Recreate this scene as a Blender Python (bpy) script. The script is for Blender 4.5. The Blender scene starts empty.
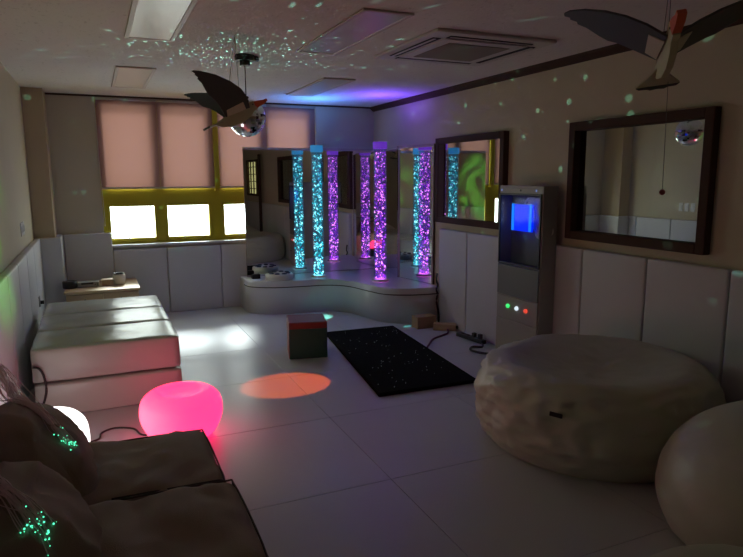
import bpy, bmesh, math, random
from mathutils import Vector, Matrix, noise
random.seed(7)
PI = math.pi
scn = bpy.context.scene
COL = scn.collection

# ------------------------------------------------------------------ helpers
def link(o, parent=None):
    COL.objects.link(o)
    if parent is not None:
        o.parent = parent
    return o

def obj(name, bm, m, parent=None, smooth=False, loc=None):
    me = bpy.data.meshes.new(name)
    bmesh.ops.recalc_face_normals(bm, faces=bm.faces[:])
    bm.to_mesh(me); bm.free()
    me.materials.append(m)
    if smooth:
        me.polygons.foreach_set('use_smooth', [True] * len(me.polygons))
    o = bpy.data.objects.new(name, me)
    link(o, parent)
    if loc is not None:
        o.location = loc
    return o

def tag(o, label, cat, group=None):
    o['label'] = label; o['category'] = cat
    if group: o['group'] = group
    return o

def thing(name, label, cat, loc=(0, 0, 0), rot=(0, 0, 0), group=None):
    o = bpy.data.objects.new(name, None)
    o.empty_display_size = .05
    link(o); o.location = loc; o.rotation_euler = rot
    return tag(o, label, cat, group)

def struct(o):
    o['kind'] = 'structure'; return o

def copy_tree(o, parent=None):
    c = o.copy(); COL.objects.link(c)
    if parent is not None: c.parent = parent
    for ch in list(o.children): copy_tree(ch, c)
    return c

def box(bm, x0, x1, y0, y1, z0, z1, bev=0, seg=2):
    r = bmesh.ops.create_cube(bm, size=1)
    vs = r['verts']
    for v in vs:
        v.co = Vector(((x0 + x1) / 2 + v.co.x * (x1 - x0), (y0 + y1) / 2 + v.co.y * (y1 - y0), (z0 + z1) / 2 + v.co.z * (z1 - z0)))
    if bev:
        es = list({e for v in vs for e in v.link_edges})
        bmesh.ops.bevel(bm, geom=es, offset=bev, segments=seg, affect='EDGES', profile=.6)
    return bm

def bx(*a, **k):
    return box(bmesh.new(), *a, **k)

def frame_bm(axis, p0, p1, u0, u1, z0, z1, w, bev=.004, wb=None):
    """rectangular frame; axis 'y': spans u=x, depth p along y; axis 'x': spans u=y, depth along x"""
    bm = bmesh.new(); wb = wb or w
    def b(a0, a1, c0, c1):
        if axis == 'y': box(bm, a0, a1, p0, p1, c0, c1, bev, 1)
        else: box(bm, p0, p1, a0, a1, c0, c1, bev, 1)
    b(u0, u0 + w, z0, z1); b(u1 - w, u1, z0, z1)
    b(u0 + w, u1 - w, z1 - w, z1); b(u0 + w, u1 - w, z0, z0 + wb)
    return bm

def cyl(bm, c, r, h, seg=24, r2=None, axis='z'):
    m = Matrix.Translation(Vector(c))
    if axis == 'x': m = m @ Matrix.Rotation(PI / 2, 4, 'Y')
    if axis == 'y': m = m @ Matrix.Rotation(PI / 2, 4, 'X')
    bmesh.ops.create_cone(bm, cap_ends=True, segments=seg, radius1=r, radius2=r if r2 is None else r2, depth=h, matrix=m)
    return bm

def cy(*a, **k):
    return cyl(bmesh.new(), *a, **k)

def lathe(profile, seg=48, fn=None):
    bm = bmesh.new(); rings = []
    for r, z in profile:
        if r < 1e-5:
            rings.append([bm.verts.new((0, 0, z))])
        else:
            rings.append([bm.verts.new((r * math.cos(2 * PI * k / seg), r * math.sin(2 * PI * k / seg), z)) for k in range(seg)])
    for a, b in zip(rings, rings[1:]):
        for k in range(seg):
            k2 = (k + 1) % seg
            if len(a) == 1 and len(b) == 1: continue
            if len(a) == 1: bm.faces.new((a[0], b[k], b[k2]))
            elif len(b) == 1: bm.faces.new((a[k], a[k2], b[0]))
            else: bm.faces.new((a[k], a[k2], b[k2], b[k]))
    if fn:
        for v in bm.verts: v.co = fn(v.co.copy())
    return bm

def smooth_profile(pts, n=6):
    """Catmull-Rom through points"""
    out = []
    P = [Vector(p) for p in pts]
    for i in range(len(P) - 1):
        p0 = P[max(i - 1, 0)]; p1 = P[i]; p2 = P[i + 1]; p3 = P[min(i + 2, len(P) - 1)]
        for k in range(n):
            t = k / n
            out.append(.5 * ((2 * p1) + (p2 - p0) * t + (2 * p0 - 5 * p1 + 4 * p2 - p3) * t * t + (3 * p1 - p0 - 3 * p2 + p3) * t ** 3))
    out.append(P[-1])
    return out

def sweep(bm, pts, r, seg=6, smooth=4):
    P = [Vector(p) for p in pts]
    if smooth: P = smooth_profile(P, smooth)
    rings = []
    up = Vector((0, 0, 1))
    for i, p in enumerate(P):
        t = (P[min(i + 1, len(P) - 1)] - P[max(i - 1, 0)])
        if t.length < 1e-9: t = Vector((0, 0, 1))
        t.normalize()
        a = t.cross(up)
        if a.length < .05: a = t.cross(Vector((1, 0, 0)))
        a.normalize(); b = t.cross(a)
        rings.append([bm.verts.new(p + (a * math.cos(2 * PI * k / seg) + b * math.sin(2 * PI * k / seg)) * r) for k in range(seg)])
    for A, B in zip(rings, rings[1:]):
        for k in range(seg):
            bm.faces.new((A[k], A[(k + 1) % seg], B[(k + 1) % seg], B[k]))
    bm.faces.new(rings[0]); bm.faces.new(rings[-1][::-1])
    return bm

def prism(pts, z0, z1, bev=0, seg=3, axis='z'):
    """extrude a polygon (2D) between z0 and z1; axis gives extrusion direction"""
    bm = bmesh.new()
    def P(p, z):
        if axis == 'z': return (p[0], p[1], z)
        if axis == 'y': return (p[0], z, p[1])
        return (z, p[0], p[1])
    a = [bm.verts.new(P(p, z0)) for p in pts]; b = [bm.verts.new(P(p, z1)) for p in pts]
    bm.faces.new(a[::-1]); top = bm.faces.new(b)
    n = len(pts)
    for i in range(n): bm.faces.new((a[i], a[(i + 1) % n], b[(i + 1) % n], b[i]))
    if bev:
        bmesh.ops.bevel(bm, geom=list(top.edges), offset=bev, segments=seg, affect='EDGES', profile=.5)
    return bm

def soft_box(x0, x1, y0, y1, z0, z1, r, n=22, puff=.02, wr=.012, wsc=5., seed=0, deform=None):
    """cushion: rounded box with puffed faces and cloth wrinkles"""
    bm = bmesh.new()
    bmesh.ops.create_cube(bm, size=2)
    bmesh.ops.subdivide_edges(bm, edges=bm.edges[:], cuts=n, use_grid_fill=True)
    h = Vector(((x1 - x0) / 2, (y1 - y0) / 2, (z1 - z0) / 2)); c = Vector(((x0 + x1) / 2, (y0 + y1) / 2, (z0 + z1) / 2))
    for v in bm.verts:
        q = v.co.copy()
        p = Vector((q.x * h.x, q.y * h.y, q.z * h.z))
        inner = Vector((max(-h.x + r, min(h.x - r, p.x)), max(-h.y + r, min(h.y - r, p.y)), max(-h.z + r, min(h.z - r, p.z))))
        d = p - inner
        nrm = d.normalized() if d.length > 1e-6 else Vector((0, 0, 0))
        p = inner + nrm * min(r, d.length if d.length < r else r)
        # puff
        if abs(q.x) > .999: p.x += math.copysign(puff * (1 - q.y ** 2) * (1 - q.z ** 2), q.x)
        if abs(q.y) > .999: p.y += math.copysign(puff * (1 - q.x ** 2) * (1 - q.z ** 2), q.y)
        if q.z > .999: p.z += puff * (1 - q.x ** 2) * (1 - q.y ** 2)
        p += c
        if deform: p = deform(p, q)
        w = noise.noise(Vector((p.x * wsc + seed * 7.1, p.y * wsc * .8, p.z * wsc))) * wr
        w += (1 - abs(noise.noise(Vector((p.x * wsc * 1.7, p.y * wsc * 1.2 + seed * 3.3, p.z * wsc * 1.5)))) * 2) * wr * .6
        dirn = nrm if nrm.length > .1 else Vector((0, 0, 1))
        p += dirn * w
        p.z = max(p.z, z0)
        v.co = p
    return bm

# ------------------------------------------------------------------ materials
def mat(name, col, rough=.6, metal=0., spec=.5, coat=0., bump=0., bscale=40., var=0., vscale=6., sheen=0., det=4.):
    m = bpy.data.materials.new(name); m.use_nodes = True
    nt = m.node_tree; b = nt.nodes['Principled BSDF']
    b.inputs['Base Color'].default_value = (*col, 1); b.inputs['Roughness'].default_value = rough
    b.inputs['Metallic'].default_value = metal; b.inputs['Specular IOR Level'].default_value = spec
    b.inputs['Coat Weight'].default_value = coat; b.inputs['Sheen Weight'].default_value = sheen
    tc = nt.nodes.new('ShaderNodeTexCoord')
    if bump:
        n = nt.nodes.new('ShaderNodeTexNoise'); n.inputs['Scale'].default_value = bscale; n.inputs['Detail'].default_value = det
        nt.links.new(tc.outputs['Object'], n.inputs['Vector'])
        bp = nt.nodes.new('ShaderNodeBump'); bp.inputs['Strength'].default_value = bump; bp.inputs['Distance'].default_value = .01
        nt.links.new(n.outputs['Fac'], bp.inputs['Height']); nt.links.new(bp.outputs['Normal'], b.inputs['Normal'])
    if var:
        n = nt.nodes.new('ShaderNodeTexNoise'); n.inputs['Scale'].default_value = vscale; n.inputs['Detail'].default_value = 5
        nt.links.new(tc.outputs['Object'], n.inputs['Vector'])
        mx = nt.nodes.new('ShaderNodeMix'); mx.data_type = 'RGBA'
        mx.inputs['A'].default_value = (*[c * (1 - var) for c in col], 1); mx.inputs['B'].default_value = (*[min(1, c * (1 + var)) for c in col], 1)
        nt.links.new(n.outputs['Fac'], mx.inputs['Factor']); nt.links.new(mx.outputs['Result'], b.inputs['Base Color'])
    return m

def emit(name, col, strength, base=(.5, .5, .5), rough=.3):
    m = mat(name, base, rough, spec=.04)
    b = m.node_tree.nodes['Principled BSDF']
    b.inputs['Emission Color'].default_value = (*col, 1); b.inputs['Emission Strength'].default_value = strength
    return m

def mix_mat(name, build):
    m = bpy.data.materials.new(name); m.use_nodes = True
    nt = m.node_tree
    for n in list(nt.nodes):
        if n.type != 'OUTPUT_MATERIAL': nt.nodes.remove(n)
    out = nt.nodes['Material Output']
    nt.links.new(build(nt), out.inputs['Surface'])
    return m

def node(nt, t, **k):
    n = nt.nodes.new(t)
    for a, v in k.items(): n.inputs[a.replace('_', ' ')].default_value = v
    return n

def glass_mat(name, tint=(1, 1, 1), gloss=.08, rough=.0, gcol=(1, 1, 1)):
    def b(nt):
        t = node(nt, 'ShaderNodeBsdfTransparent', Color=(*tint, 1)); g = node(nt, 'ShaderNodeBsdfGlossy', Color=(*gcol, 1), Roughness=rough)
        mx = node(nt, 'ShaderNodeMixShader', Fac=gloss)
        nt.links.new(t.outputs[0], mx.inputs[1]); nt.links.new(g.outputs[0], mx.inputs[2])
        return mx.outputs[0]
    return mix_mat(name, b)

M = {}
M['wall'] = mat('cream_wallpaper', (.58, .51, .38), .85, bump=.15, bscale=120, var=.04)
M['wall_back'] = mat('back_wall_paint', (.58, .525, .43), .85, bump=.15, bscale=120, var=.03)
M['pier'] = mat('pier_wallpaper', (.50, .41, .29), .85, bump=.15, bscale=120)
M['pad'] = mat('padded_vinyl', (.60, .60, .63), .5, spec=.4, bump=.12, bscale=18, var=.03)
M['floor'] = mat('floor_mat_vinyl', (.56, .56, .60), .32, spec=.5, bump=.05, bscale=25, var=.03, vscale=3)
M['white_vinyl'] = mat('white_vinyl', (.45, .465, .42), .27, spec=.42, bump=.30, bscale=9, var=.03)
M['bag_vinyl'] = mat('beanbag_vinyl', (.53, .53, .43), .42, spec=.45, bump=.55, bscale=7, var=.04)
M['plat'] = mat('platform_vinyl', (.66, .66, .68), .3, spec=.55, bump=.05, bscale=15)
M['bean'] = mat('brown_canvas', (.33, .262, .222), .85, spec=.25, bump=.35, bscale=260, var=.12, vscale=9)
M['bean_seam'] = mat('brown_piping', (.05, .037, .032), .8)
M['brown'] = mat('dark_brown_wood', (.075, .042, .030), .75, spec=.2, bump=.1, bscale=50, var=.15)
M['yellow'] = mat('yellow_window_frame', (.46, .39, .022), .5, spec=.4)
M['sill'] = mat('aluminium_sill', (.62, .62, .62), .4, metal=.2)
M['black'] = mat('black_plastic', (.012, .012, .013), .4)
M['black_cord'] = mat('black_cord_rubber', (.02, .018, .017), .5)
M['carpet'] = mat('black_star_carpet', (.006, .006, .007), .95, spec=.1, bump=.8, bscale=300)
M['wood'] = mat('light_wood', (.50, .36, .22), .5, bump=.06, bscale=30, var=.15, vscale=12)
M['wood_dark'] = mat('drawer_front_wood', (.34, .22, .13), .5, var=.15, vscale=12)
M['grey'] = mat('grey_plastic', (.33, .33, .33), .5)
M['ceramic'] = mat('white_ceramic', (.62, .61, .57), .3)
M['light_frame'] = mat('ceiling_light_frame', (.55, .47, .42), .5)
M['diffuser'] = mat('ceiling_light_diffuser', (.60, .61, .50), .28)
M['ac'] = mat('white_appliance_plastic', (.62, .59, .55), .45)
M['ac_dark'] = mat('vent_shadow_plastic', (.02, .02, .02), .7)
M['ac_grille'] = mat('intake_grille', (.28, .25, .20), .8, bump=.6, bscale=200)
M['metal'] = mat('grey_powder_coat', (.36, .34, .31), .42, spec=.5)
M['metal_dark'] = mat('dark_steel_panel', (.17, .17, .17), .4)
M['cabinet_in'] = mat('cabinet_interior', (.20, .20, .20), .6)
M['mirror'] = mat('mirror_acrylic', (.86, .86, .86), .015, metal=1.)
M['strip'] = mat('mirror_edge_strip', (.42, .33, .31), .4)
M['bird_wing'] = mat('dark_grey_wing_paint', (.066, .068, .062), .6, var=.15)
M['bird_body'] = mat('pale_bird_body_paint', (.52, .50, .30), .6)
M['bird_olive'] = mat('cream_bird_body_paint', (.60, .55, .40), .6)
M['bird_tail'] = mat('bird_tail_paint', (.50, .44, .30), .6)
M['beak'] = mat('orange_beak_paint', (.62, .10, .03), .5)
M['red'] = mat('red_bead', (.22, .02, .02), .35)
M['cord'] = mat('nylon_cord', (.10, .09, .085), .6)
M['ball'] = mat('mirror_tile_silver', (.85, .87, .9), .05, metal=1.)
M['cube_green'] = mat('green_vinyl', (.018, .10, .075), .45); M['cube_red'] = mat('red_vinyl', (.26, .04, .035), .45)
M['card'] = mat('brown_cardboard', (.36, .25, .15), .8, bump=.1)
M['purple'] = mat('purple_cord', (.16, .03, .12), .5)
M['cloth'] = mat('white_scarf_cloth', (.72, .70, .66), .8)
M['navy'] = mat('navy_button', (.02, .03, .08), .35)
M['fibre'] = mat('clear_fibre', (.75, .62, .62), .3)
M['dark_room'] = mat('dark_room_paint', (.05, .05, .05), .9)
M['tag'] = mat('black_fabric_tag', (.012, .010, .010), .7)
M['tag_text'] = mat('tag_pale_weave', (.16, .15, .13), .8)

# ceiling: dark-pitted acoustic boards
def ceil_mat():
    m = mat('acoustic_ceiling_board', (.62, .57, .54), .9, bump=.3, bscale=55)
    nt = m.node_tree; b = nt.nodes['Principled BSDF']
    tc = nt.nodes.new('ShaderNodeTexCoord')
    v = node(nt, 'ShaderNodeTexNoise', Scale=34., Detail=5., Roughness=.7)
    mp = nt.nodes.new('ShaderNodeMapping'); mp.inputs['Scale'].default_value = (1, .45, 1)
    nt.links.new(tc.outputs['Object'], mp.inputs['Vector']); nt.links.new(mp.outputs[0], v.inputs['Vector'])
    r = nt.nodes.new('ShaderNodeValToRGB')
    r.color_ramp.elements[0].position = .28; r.color_ramp.elements[0].color = (.55, .51, .49, 1)
    r.color_ramp.elements[1].position = .42; r.color_ramp.elements[1].color = (.78, .74, .72, 1)
    nt.links.new(v.outputs['Fac'], r.inputs[0]); nt.links.new(r.outputs[0], b.inputs['Base Color'])
    return m
M['ceil'] = ceil_mat()

def blind_mat():
    def b(nt):
        tc = nt.nodes.new('ShaderNodeTexCoord')
        n = node(nt, 'ShaderNodeTexNoise', Scale=90., Detail=2.)
        mp = nt.nodes.new('ShaderNodeMapping'); mp.inputs['Scale'].default_value = (.15, 1, 2.5)
        nt.links.new(tc.outputs['Object'], mp.inputs[0]); nt.links.new(mp.outputs[0], n.inputs['Vector'])
        r = nt.nodes.new('ShaderNodeValToRGB')
        r.color_ramp.elements[0].color = (.037, .0178, .0142, 1); r.color_ramp.elements[1].color = (.043, .0212, .0172, 1)
        nt.links.new(n.outputs['Fac'], r.inputs[0])
        t = nt.nodes.new('ShaderNodeBsdfTranslucent'); nt.links.new(r.outputs[0], t.inputs['Color'])
        d = node(nt, 'ShaderNodeBsdfDiffuse', Color=(.26, .16, .17, 1))
        a = nt.nodes.new('ShaderNodeAddShader')
        nt.links.new(t.outputs[0], a.inputs[0]); nt.links.new(d.outputs[0], a.inputs[1])
        return a.outputs[0]
    return mix_mat('dusty_pink_blind_fabric', b)
M['blind'] = blind_mat()
M['pane'] = glass_mat('clear_window_glass', (.97, .98, .97), .05)
M['obs_glass'] = glass_mat('dark_observation_glass', (.35, .37, .37), .56, .0, (.95, .98, .97))
M['cab_glass'] = glass_mat('cabinet_door_glass', (.9, .92, .92), .003)
M['tube'] = glass_mat('clear_acrylic_tube', (.96, .98, .99), .07, .02)

def water_mat(name, col, s):
    def b(nt):
        t = node(nt, 'ShaderNodeBsdfTransparent', Color=(.80, .86, .92, 1)); e = node(nt, 'ShaderNodeEmission', Color=(*col, 1), Strength=s)  # water emits a little, in place of lamp light scattered in it
        mx = node(nt, 'ShaderNodeMixShader', Fac=.13)
        nt.links.new(t.outputs[0], mx.inputs[1]); nt.links.new(e.outputs[0], mx.inputs[2])
        return mx.outputs[0]
    return mix_mat(name, b)

def bubble_mat(name, cols, h):
    """lit bubbles: each bubble has its own brightness; nearer the base lamp they are brighter"""
    def b(nt):
        g = nt.nodes.new('ShaderNodeNewGeometry')
        r = nt.nodes.new('ShaderNodeValToRGB'); r.color_ramp.interpolation = 'LINEAR'
        els = r.color_ramp.elements
        els[0].position = 0; els[0].color = (*cols[0], 1); els[1].position = 1; els[1].color = (*cols[-1], 1)
        for i, c in enumerate(cols[1:-1]):
            e = els.new([.45, .72, .9][i]); e.color = (*c, 1)
        nt.links.new(g.outputs['Random Per Island'], r.inputs[0])
        tc = nt.nodes.new('ShaderNodeTexCoord'); sp = nt.nodes.new('ShaderNodeSeparateXYZ')
        nt.links.new(tc.outputs['Object'], sp.inputs[0])
        mr = nt.nodes.new('ShaderNodeMapRange'); mr.inputs['From Max'].default_value = h
        mr.inputs['To Min'].default_value = 3.0; mr.inputs['To Max'].default_value = 1.1
        nt.links.new(sp.outputs['Z'], mr.inputs['Value'])
        e = nt.nodes.new('ShaderNodeEmission'); nt.links.new(r.outputs[0], e.inputs['Color']); nt.links.new(mr.outputs[0], e.inputs['Strength'])  # bubbles emit here, standing in for base-lamp light they scatter
        return e.outputs[0]
    return mix_mat(name, b)

# ------------------------------------------------------------------ room
XL, XR, YB, YR, H = -.61, 3.52, 7.82, -2.3, 2.55
T = .15
# floor of one-metre padded vinyl mats
bm = bmesh.new()
box(bm, XL - T, XR + T, YR - T, YB + T, -.12, -.02)
xs = [XL] + [x for x in (.37, 1.37, 2.37, 3.37)] + [XR]
ys = [YR] + [2.83 + .965 * k for k in range(-5, 6)] + [YB]
for a, b_ in zip(xs, xs[1:]):
    for c, d in zip(ys, ys[1:]):
        box(bm, a + .0008, b_ - .0008, c + .0008, d - .0008, -.02, 0, .0035, 2)
floor = struct(obj('floor', bm, M['floor']))
ceiling = struct(obj('ceiling', bx(XL - T, XR + T, YR - T, YB + T, H, H + .1), M['ceil']))

# back wall with a long window opening
WX0, WX1, WZ0, WZ1 = .08, 2.70, .85, 2.53
bm = bmesh.new()
box(bm, XL - T, WX0, YB, YB + .2, 0, H); box(bm, WX1, XR + T, YB, YB + .2, 0, H)
box(bm, WX0, WX1, YB, YB + .2, 0, WZ0); box(bm, WX0, WX1, YB, YB + .2, WZ1, H)
wall_back = struct(obj('wall_back', bm, M['wall_back']))
struct(obj('dark_joint_line', bx(-.41, XR, YB - .012, YB, H - .02, H), M['brown']))  # thin dark line along the ceiling joint; no moulding on this wall
bm = bmesh.new(); box(bm, XL - T, XL, YR - T, YB + T, 0, H)
wall_left = struct(obj('wall_left', bm, M['wall']))
wall_rear = struct(obj('wall_rear', bx(XL, XR, YR - T, YR, 0, H), M['wall']))
pier = struct(obj('pillar', bx(XL, -.41, 7.43, YB, 0, H, .006), M['pier']))
# right wall with two observation windows and the opening behind the camera
WINS = [(2.67, 3.93, 1.13, 2.035), (4.79, 6.04, 1.13, 2.035), (-.25, .85, 1.2, 2.05)]
bm = bmesh.new()
ycur = YR - T
for y0, y1, z0, z1 in sorted(WINS):
    box(bm, XR, XR + T, ycur, y0, 0, H); box(bm, XR, XR + T, y0, y1, 0, z0); box(bm, XR, XR + T, y0, y1, z1, H); ycur = y1
box(bm, XR, XR + T, ycur, YB + T, 0, H)
wall_right = struct(obj('wall_right', bm, M['wall']))
struct(obj('trim_1', prism([(XR, H), (XR - .055, H), (XR - .05, H - .02), (XR - .02, H - .05), (XR, H - .058)], YR, YB, axis='y'), M['brown']))

# padded lower walls
def pads_x(xw, sgn, edges, z1, parent, th=.06):
    for a, b_ in zip(edges, edges[1:]):
        x0, x1 = sorted((xw, xw - sgn * th))
        obj('pad', bx(x0, x1, a + .004, b_ - .004, .0, z1, .018, 3), M['pad'], parent, True)
pads_x(XR, 1, [YR, -1.86, -1.24, -.62, 0, .62, 1.24, 1.86, 2.48, 3.10, 3.72, 4.34, 4.76, 5.37, 5.94], 1.06, wall_right)
pads_x(XL, -1, [YR, -1.6, -.98, -.36, .26, .88, 1.5, 2.12, 2.74, 3.36, 3.98, 4.6, 5.22, 5.9, 6.56, 7.21, 7.37], 1.0, wall_left)
for a, b_ in ((-.35, .16), (.16, .76), (.76, 1.40), (1.40, 2.0), (2.0, 2.6), (2.6, 3.45)):
    obj('pad', bx(a + .003, b_ - .003, YB - .055, YB, 0, min(1.0, .80 if a > .1 else 1.0), .016, 3), M['pad'], wall_back, True)
obj('pad', bx(XL + .004, -.35, 7.37, YB - .002, 0, 1.0, .016, 3), M['pad'], pier, True)

# ------------------------------------------------------------------ window_1: yellow frames, sills, panes
win = struct(thing('window_1', 'x', 'window')); del win['label']; del win['category']
FY0, FY1 = YB + .06, YB + .16
bm = bmesh.new()
box(bm, WX0, WX1, FY0, FY1, WZ0, WZ0 + .035); box(bm, WX0, WX1, FY0, FY1, 1.33, 1.50); box(bm, WX0, WX1, FY0, FY1, WZ1 - .08, WZ1)
for a, b_ in ((WX0, .13), (.69, .77), (1.33, 1.45), (1.98, 2.06), (2.62, WX1)):
    box(bm, a, b_, FY0 + .002, FY1 - .002, WZ0 + .035, 1.33); box(bm, a - (.02 if a > .5 else 0), b_ + .02, YB + .06, FY1 - .002, 1.5, WZ1 - .05)
box(bm, 1.375, 1.43, YB - .012, FY0, 1.47, WZ1 - .02)
obj('frame', bm, M['yellow'], win)
for a, b_ in ((.13, .69), (.77, 1.33), (1.45, 1.98), (2.06, 2.62)):
    s = obj('sash', frame_bm('y', FY0 - .012, FY1 - .03, a, b_, WZ0 + .035, 1.33, .035), M['yellow'], win)
    obj('pane', bx(a + .03, b_ - .03, FY0 + .02, FY0 + .026, WZ0 + .06, 1.30), M['pane'], s)
    obj('pane', bx(a, b_, FY0 + .05, FY0 + .056, 1.5, WZ1 - .05), M['pane'], win)
    obj('latch', bx((a + b_) / 2 - .06, (a + b_) / 2 - .05, FY0 - .02, FY0 - .005, WZ0 + .05, WZ0 + .13, .002), M['sill'], s)
obj('sill', bx(WX0 - .01, WX1 + .01, YB - .04, FY0 + .01, WZ0 - .03, WZ0 + .004, .006), M['sill'], win)
# roller blinds, one per upper light
bl = [(.085, .7375, 'pink roller blind nearest the left pillar, above the first bright pane'),
      (.7395, 1.385, 'pink roller blind second from the pillar, behind the dark bird wings'),
      (1.44, 2.053, 'pink roller blind behind the disco ball, left of the mirrored corner'),
      (2.055, 2.695, 'pink roller blind furthest from the pillar, directly above the back mirror')]
for a, b_, lab in bl:
    t = thing('roller_blind', lab, 'blind', ((a + b_) / 2, YB + .0, 1.5), group='pink roller blinds on the back window')
    w = (b_ - a) / 2
    bm = bmesh.new()
    nx, nz = 14, 10
    g = [[bm.verts.new((-w + 2 * w * i / nx, .028 + .004 * math.sin(i * .7 + a * 9), .02 + 1.005 * j / nz)) for i in range(nx + 1)] for j in range(nz + 1)]
    for j in range(nz):
        for i in range(nx): bm.faces.new((g[j][i], g[j][i + 1], g[j + 1][i + 1], g[j + 1][i]))
    obj('fabric', bm, M['blind'], t, True)
    obj('roller', cy((0, .03, 1.018), .016, 2 * w, 16, axis='x'), M['light_frame'], t, True)
    obj('bottom_rail', bx(-w, w, .018, .036, .0, .022, .004), M['light_frame'], t)
t = tag(obj('blind_cord', sweep(bmesh.new(), [(.075, YB - .012, 2.4), (.076, YB - .013, 1.6), (.082, YB - .015, 1.15), (.095, YB - .015, 1.08), (.098, YB - .013, 1.16), (.085, YB - .012, 1.7), (.079, YB - .012, 2.4)], .004), M['light_frame'], smooth=True),
        'thin beaded pull cord hanging beside the left edge of the window', 'cord')

# observation windows, dark rooms behind them
def obs(name, y0, y1, z0, z1, tilt=0., gx=0.):
    w = struct(thing(name, 'x', 'w')); del w['label']; del w['category']
    obj('frame', frame_bm('x', XR - .06, XR + .1, y0 - .002, y1 + .002, z0 - .002, z1 + .002, .065), M['brown'], w)
    g = obj('glass', bx(-.003, .003, -(y1 - y0) / 2 + .05, (y1 - y0) / 2 - .05, z0 + .06, z1 - .06), M['obs_glass'], w)
    g.location = (XR + gx, (y0 + y1) / 2, 0); g.rotation_euler.z = tilt
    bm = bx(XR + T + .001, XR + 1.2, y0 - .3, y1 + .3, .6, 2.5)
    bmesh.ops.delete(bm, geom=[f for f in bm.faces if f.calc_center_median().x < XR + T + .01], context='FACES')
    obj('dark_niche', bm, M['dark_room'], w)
    return w
obs('window_2', *WINS[0], tilt=-.011); w3 = obs('window_3', *WINS[1], tilt=.013, gx=-.035)
obj('added_jamb_liner', bx(XR - .055, XR + .05, 5.86, 5.976, 1.195, 1.97, .003, 1), M['brown'], w3)  # added liner for the dark reveal; hides the violet tube in the glass
# lit yellow grid window behind the camera, seen only in the mirrors
w4 = struct(thing('window_4', 'x', 'w')); del w4['label']; del w4['category']
y0, y1, z0, z1 = WINS[2]
bm = frame_bm('x', XR - .03, XR + .08, y0, y1, z0, z1, .05)
for k in range(1, 4): box(bm, XR, XR + .03, y0 + (y1 - y0) * k / 4 - .008, y0 + (y1 - y0) * k / 4 + .008, z0, z1)
for k in range(1, 5): box(bm, XR, XR + .03, y0, y1, z0 + (z1 - z0) * k / 5 - .008, z0 + (z1 - z0) * k / 5 + .008)
obj('frame', bm, M['brown'], w4)
obj('pane', bx(XR + .035, XR + .05, y0 + .04, y1 - .04, z0 + .04, z1 - .04), emit('lit_yellow_pane', (.80, .78, .32), .55), w4)
struct(obj('trim_3', bx(XR - .09, XR - .06, 1.15, 1.32, .0, 2.15, .006), M['brown']))

# ------------------------------------------------------------------ ceiling fixtures
lights = [(.255, .57, 3.35, 4.57, 'ceiling light panel nearest the camera on the left, pale greenish diffuser'),
          (.24, .565, 5.76, 7.0, 'ceiling light panel in the left row close above the pink blinds'),
          (1.435, 1.755, 3.32, 4.58, 'violet-tinted ceiling light panel beside the air conditioner'),
          (2.05, 2.37, 5.68, 6.94, 'far ceiling light panel in the blue glow above the bubble tubes')]
for x0, x1, y0, y1, lab in lights:
    t = thing('ceiling_light', lab, 'ceiling light', ((x0 + x1) / 2, (y0 + y1) / 2, H), group='switched-off ceiling light panels')
    w, l = (x1 - x0) / 2, (y1 - y0) / 2
    bm = bmesh.new()
    box(bm, -w, -w + .03, -l, l, -.014, -.001, .003, 1); box(bm, w - .03, w, -l, l, -.014, -.001, .003, 1)
    box(bm, -w + .03, w - .03, -l, -l + .03, -.014, -.001, .003, 1); box(bm, -w + .03, w - .03, l - .03, l, -.014, -.001, .003, 1)
    obj('frame', bm, M['light_frame'], t)
    obj('diffuser', bx(-w + .03, w - .03, -l + .03, l - .03, -.011, -.002), M['diffuser'], t)
ac = thing('air_conditioner', 'square white ceiling air conditioner with a grey-brown intake grille', 'air conditioner', (2.52, 4.05, H))
bm = bmesh.new()
box(bm, -.475, .475, -.49, .49, -.024, -.001, .012, 2)
obj('panel', bm, M['ac'], ac, False)
obj('inner_panel', bx(-.33, .33, -.34, .34, -.032, -.022, .006, 2), M['ac'], ac)
obj('grille', bx(-.25, .25, -.26, .26, -.036, -.0325, .002, 1), M['ac_grille'], ac)
for k in range(4):
    s = obj('air_slot', bx(-.33, .33, .355, .415, -.0285, -.0245), M['ac_dark'], ac)
    s.rotation_euler.z = k * PI / 2
    v = obj('louver', bx(-.32, .32, .384, .404, -.0315, -.0288, .001, 1), M['ac'], s)

# disco ball
db = thing('disco_ball', 'mirrored disco ball hanging from a black ceiling motor behind the bird', 'disco ball', (1.13, 4.915, H))
obj('motor', cyl(cyl(cy((0, 0, -.022), .075, .042, 24), (0, 0, -.06), .04, .035, 20), (.08, .02, -.02), .035, .03, 12), M['black'], db, False)
obj('cord', sweep(bmesh.new(), [(0, 0, -.07), (0, 0, -.32)], .004, 6, 0), M['black_cord'], db)
bm = bmesh.new()
R = .146
bmesh.ops.create_uvsphere(bm, u_segments=44, v_segments=22, radius=R, matrix=Matrix.Translation((0, 0, -.465)))
obj('mirror_sphere', bm, M['ball'], db)
obj('cap', cy((0, 0, -.315), .020, .016, 16), M['black'], db)

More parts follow.
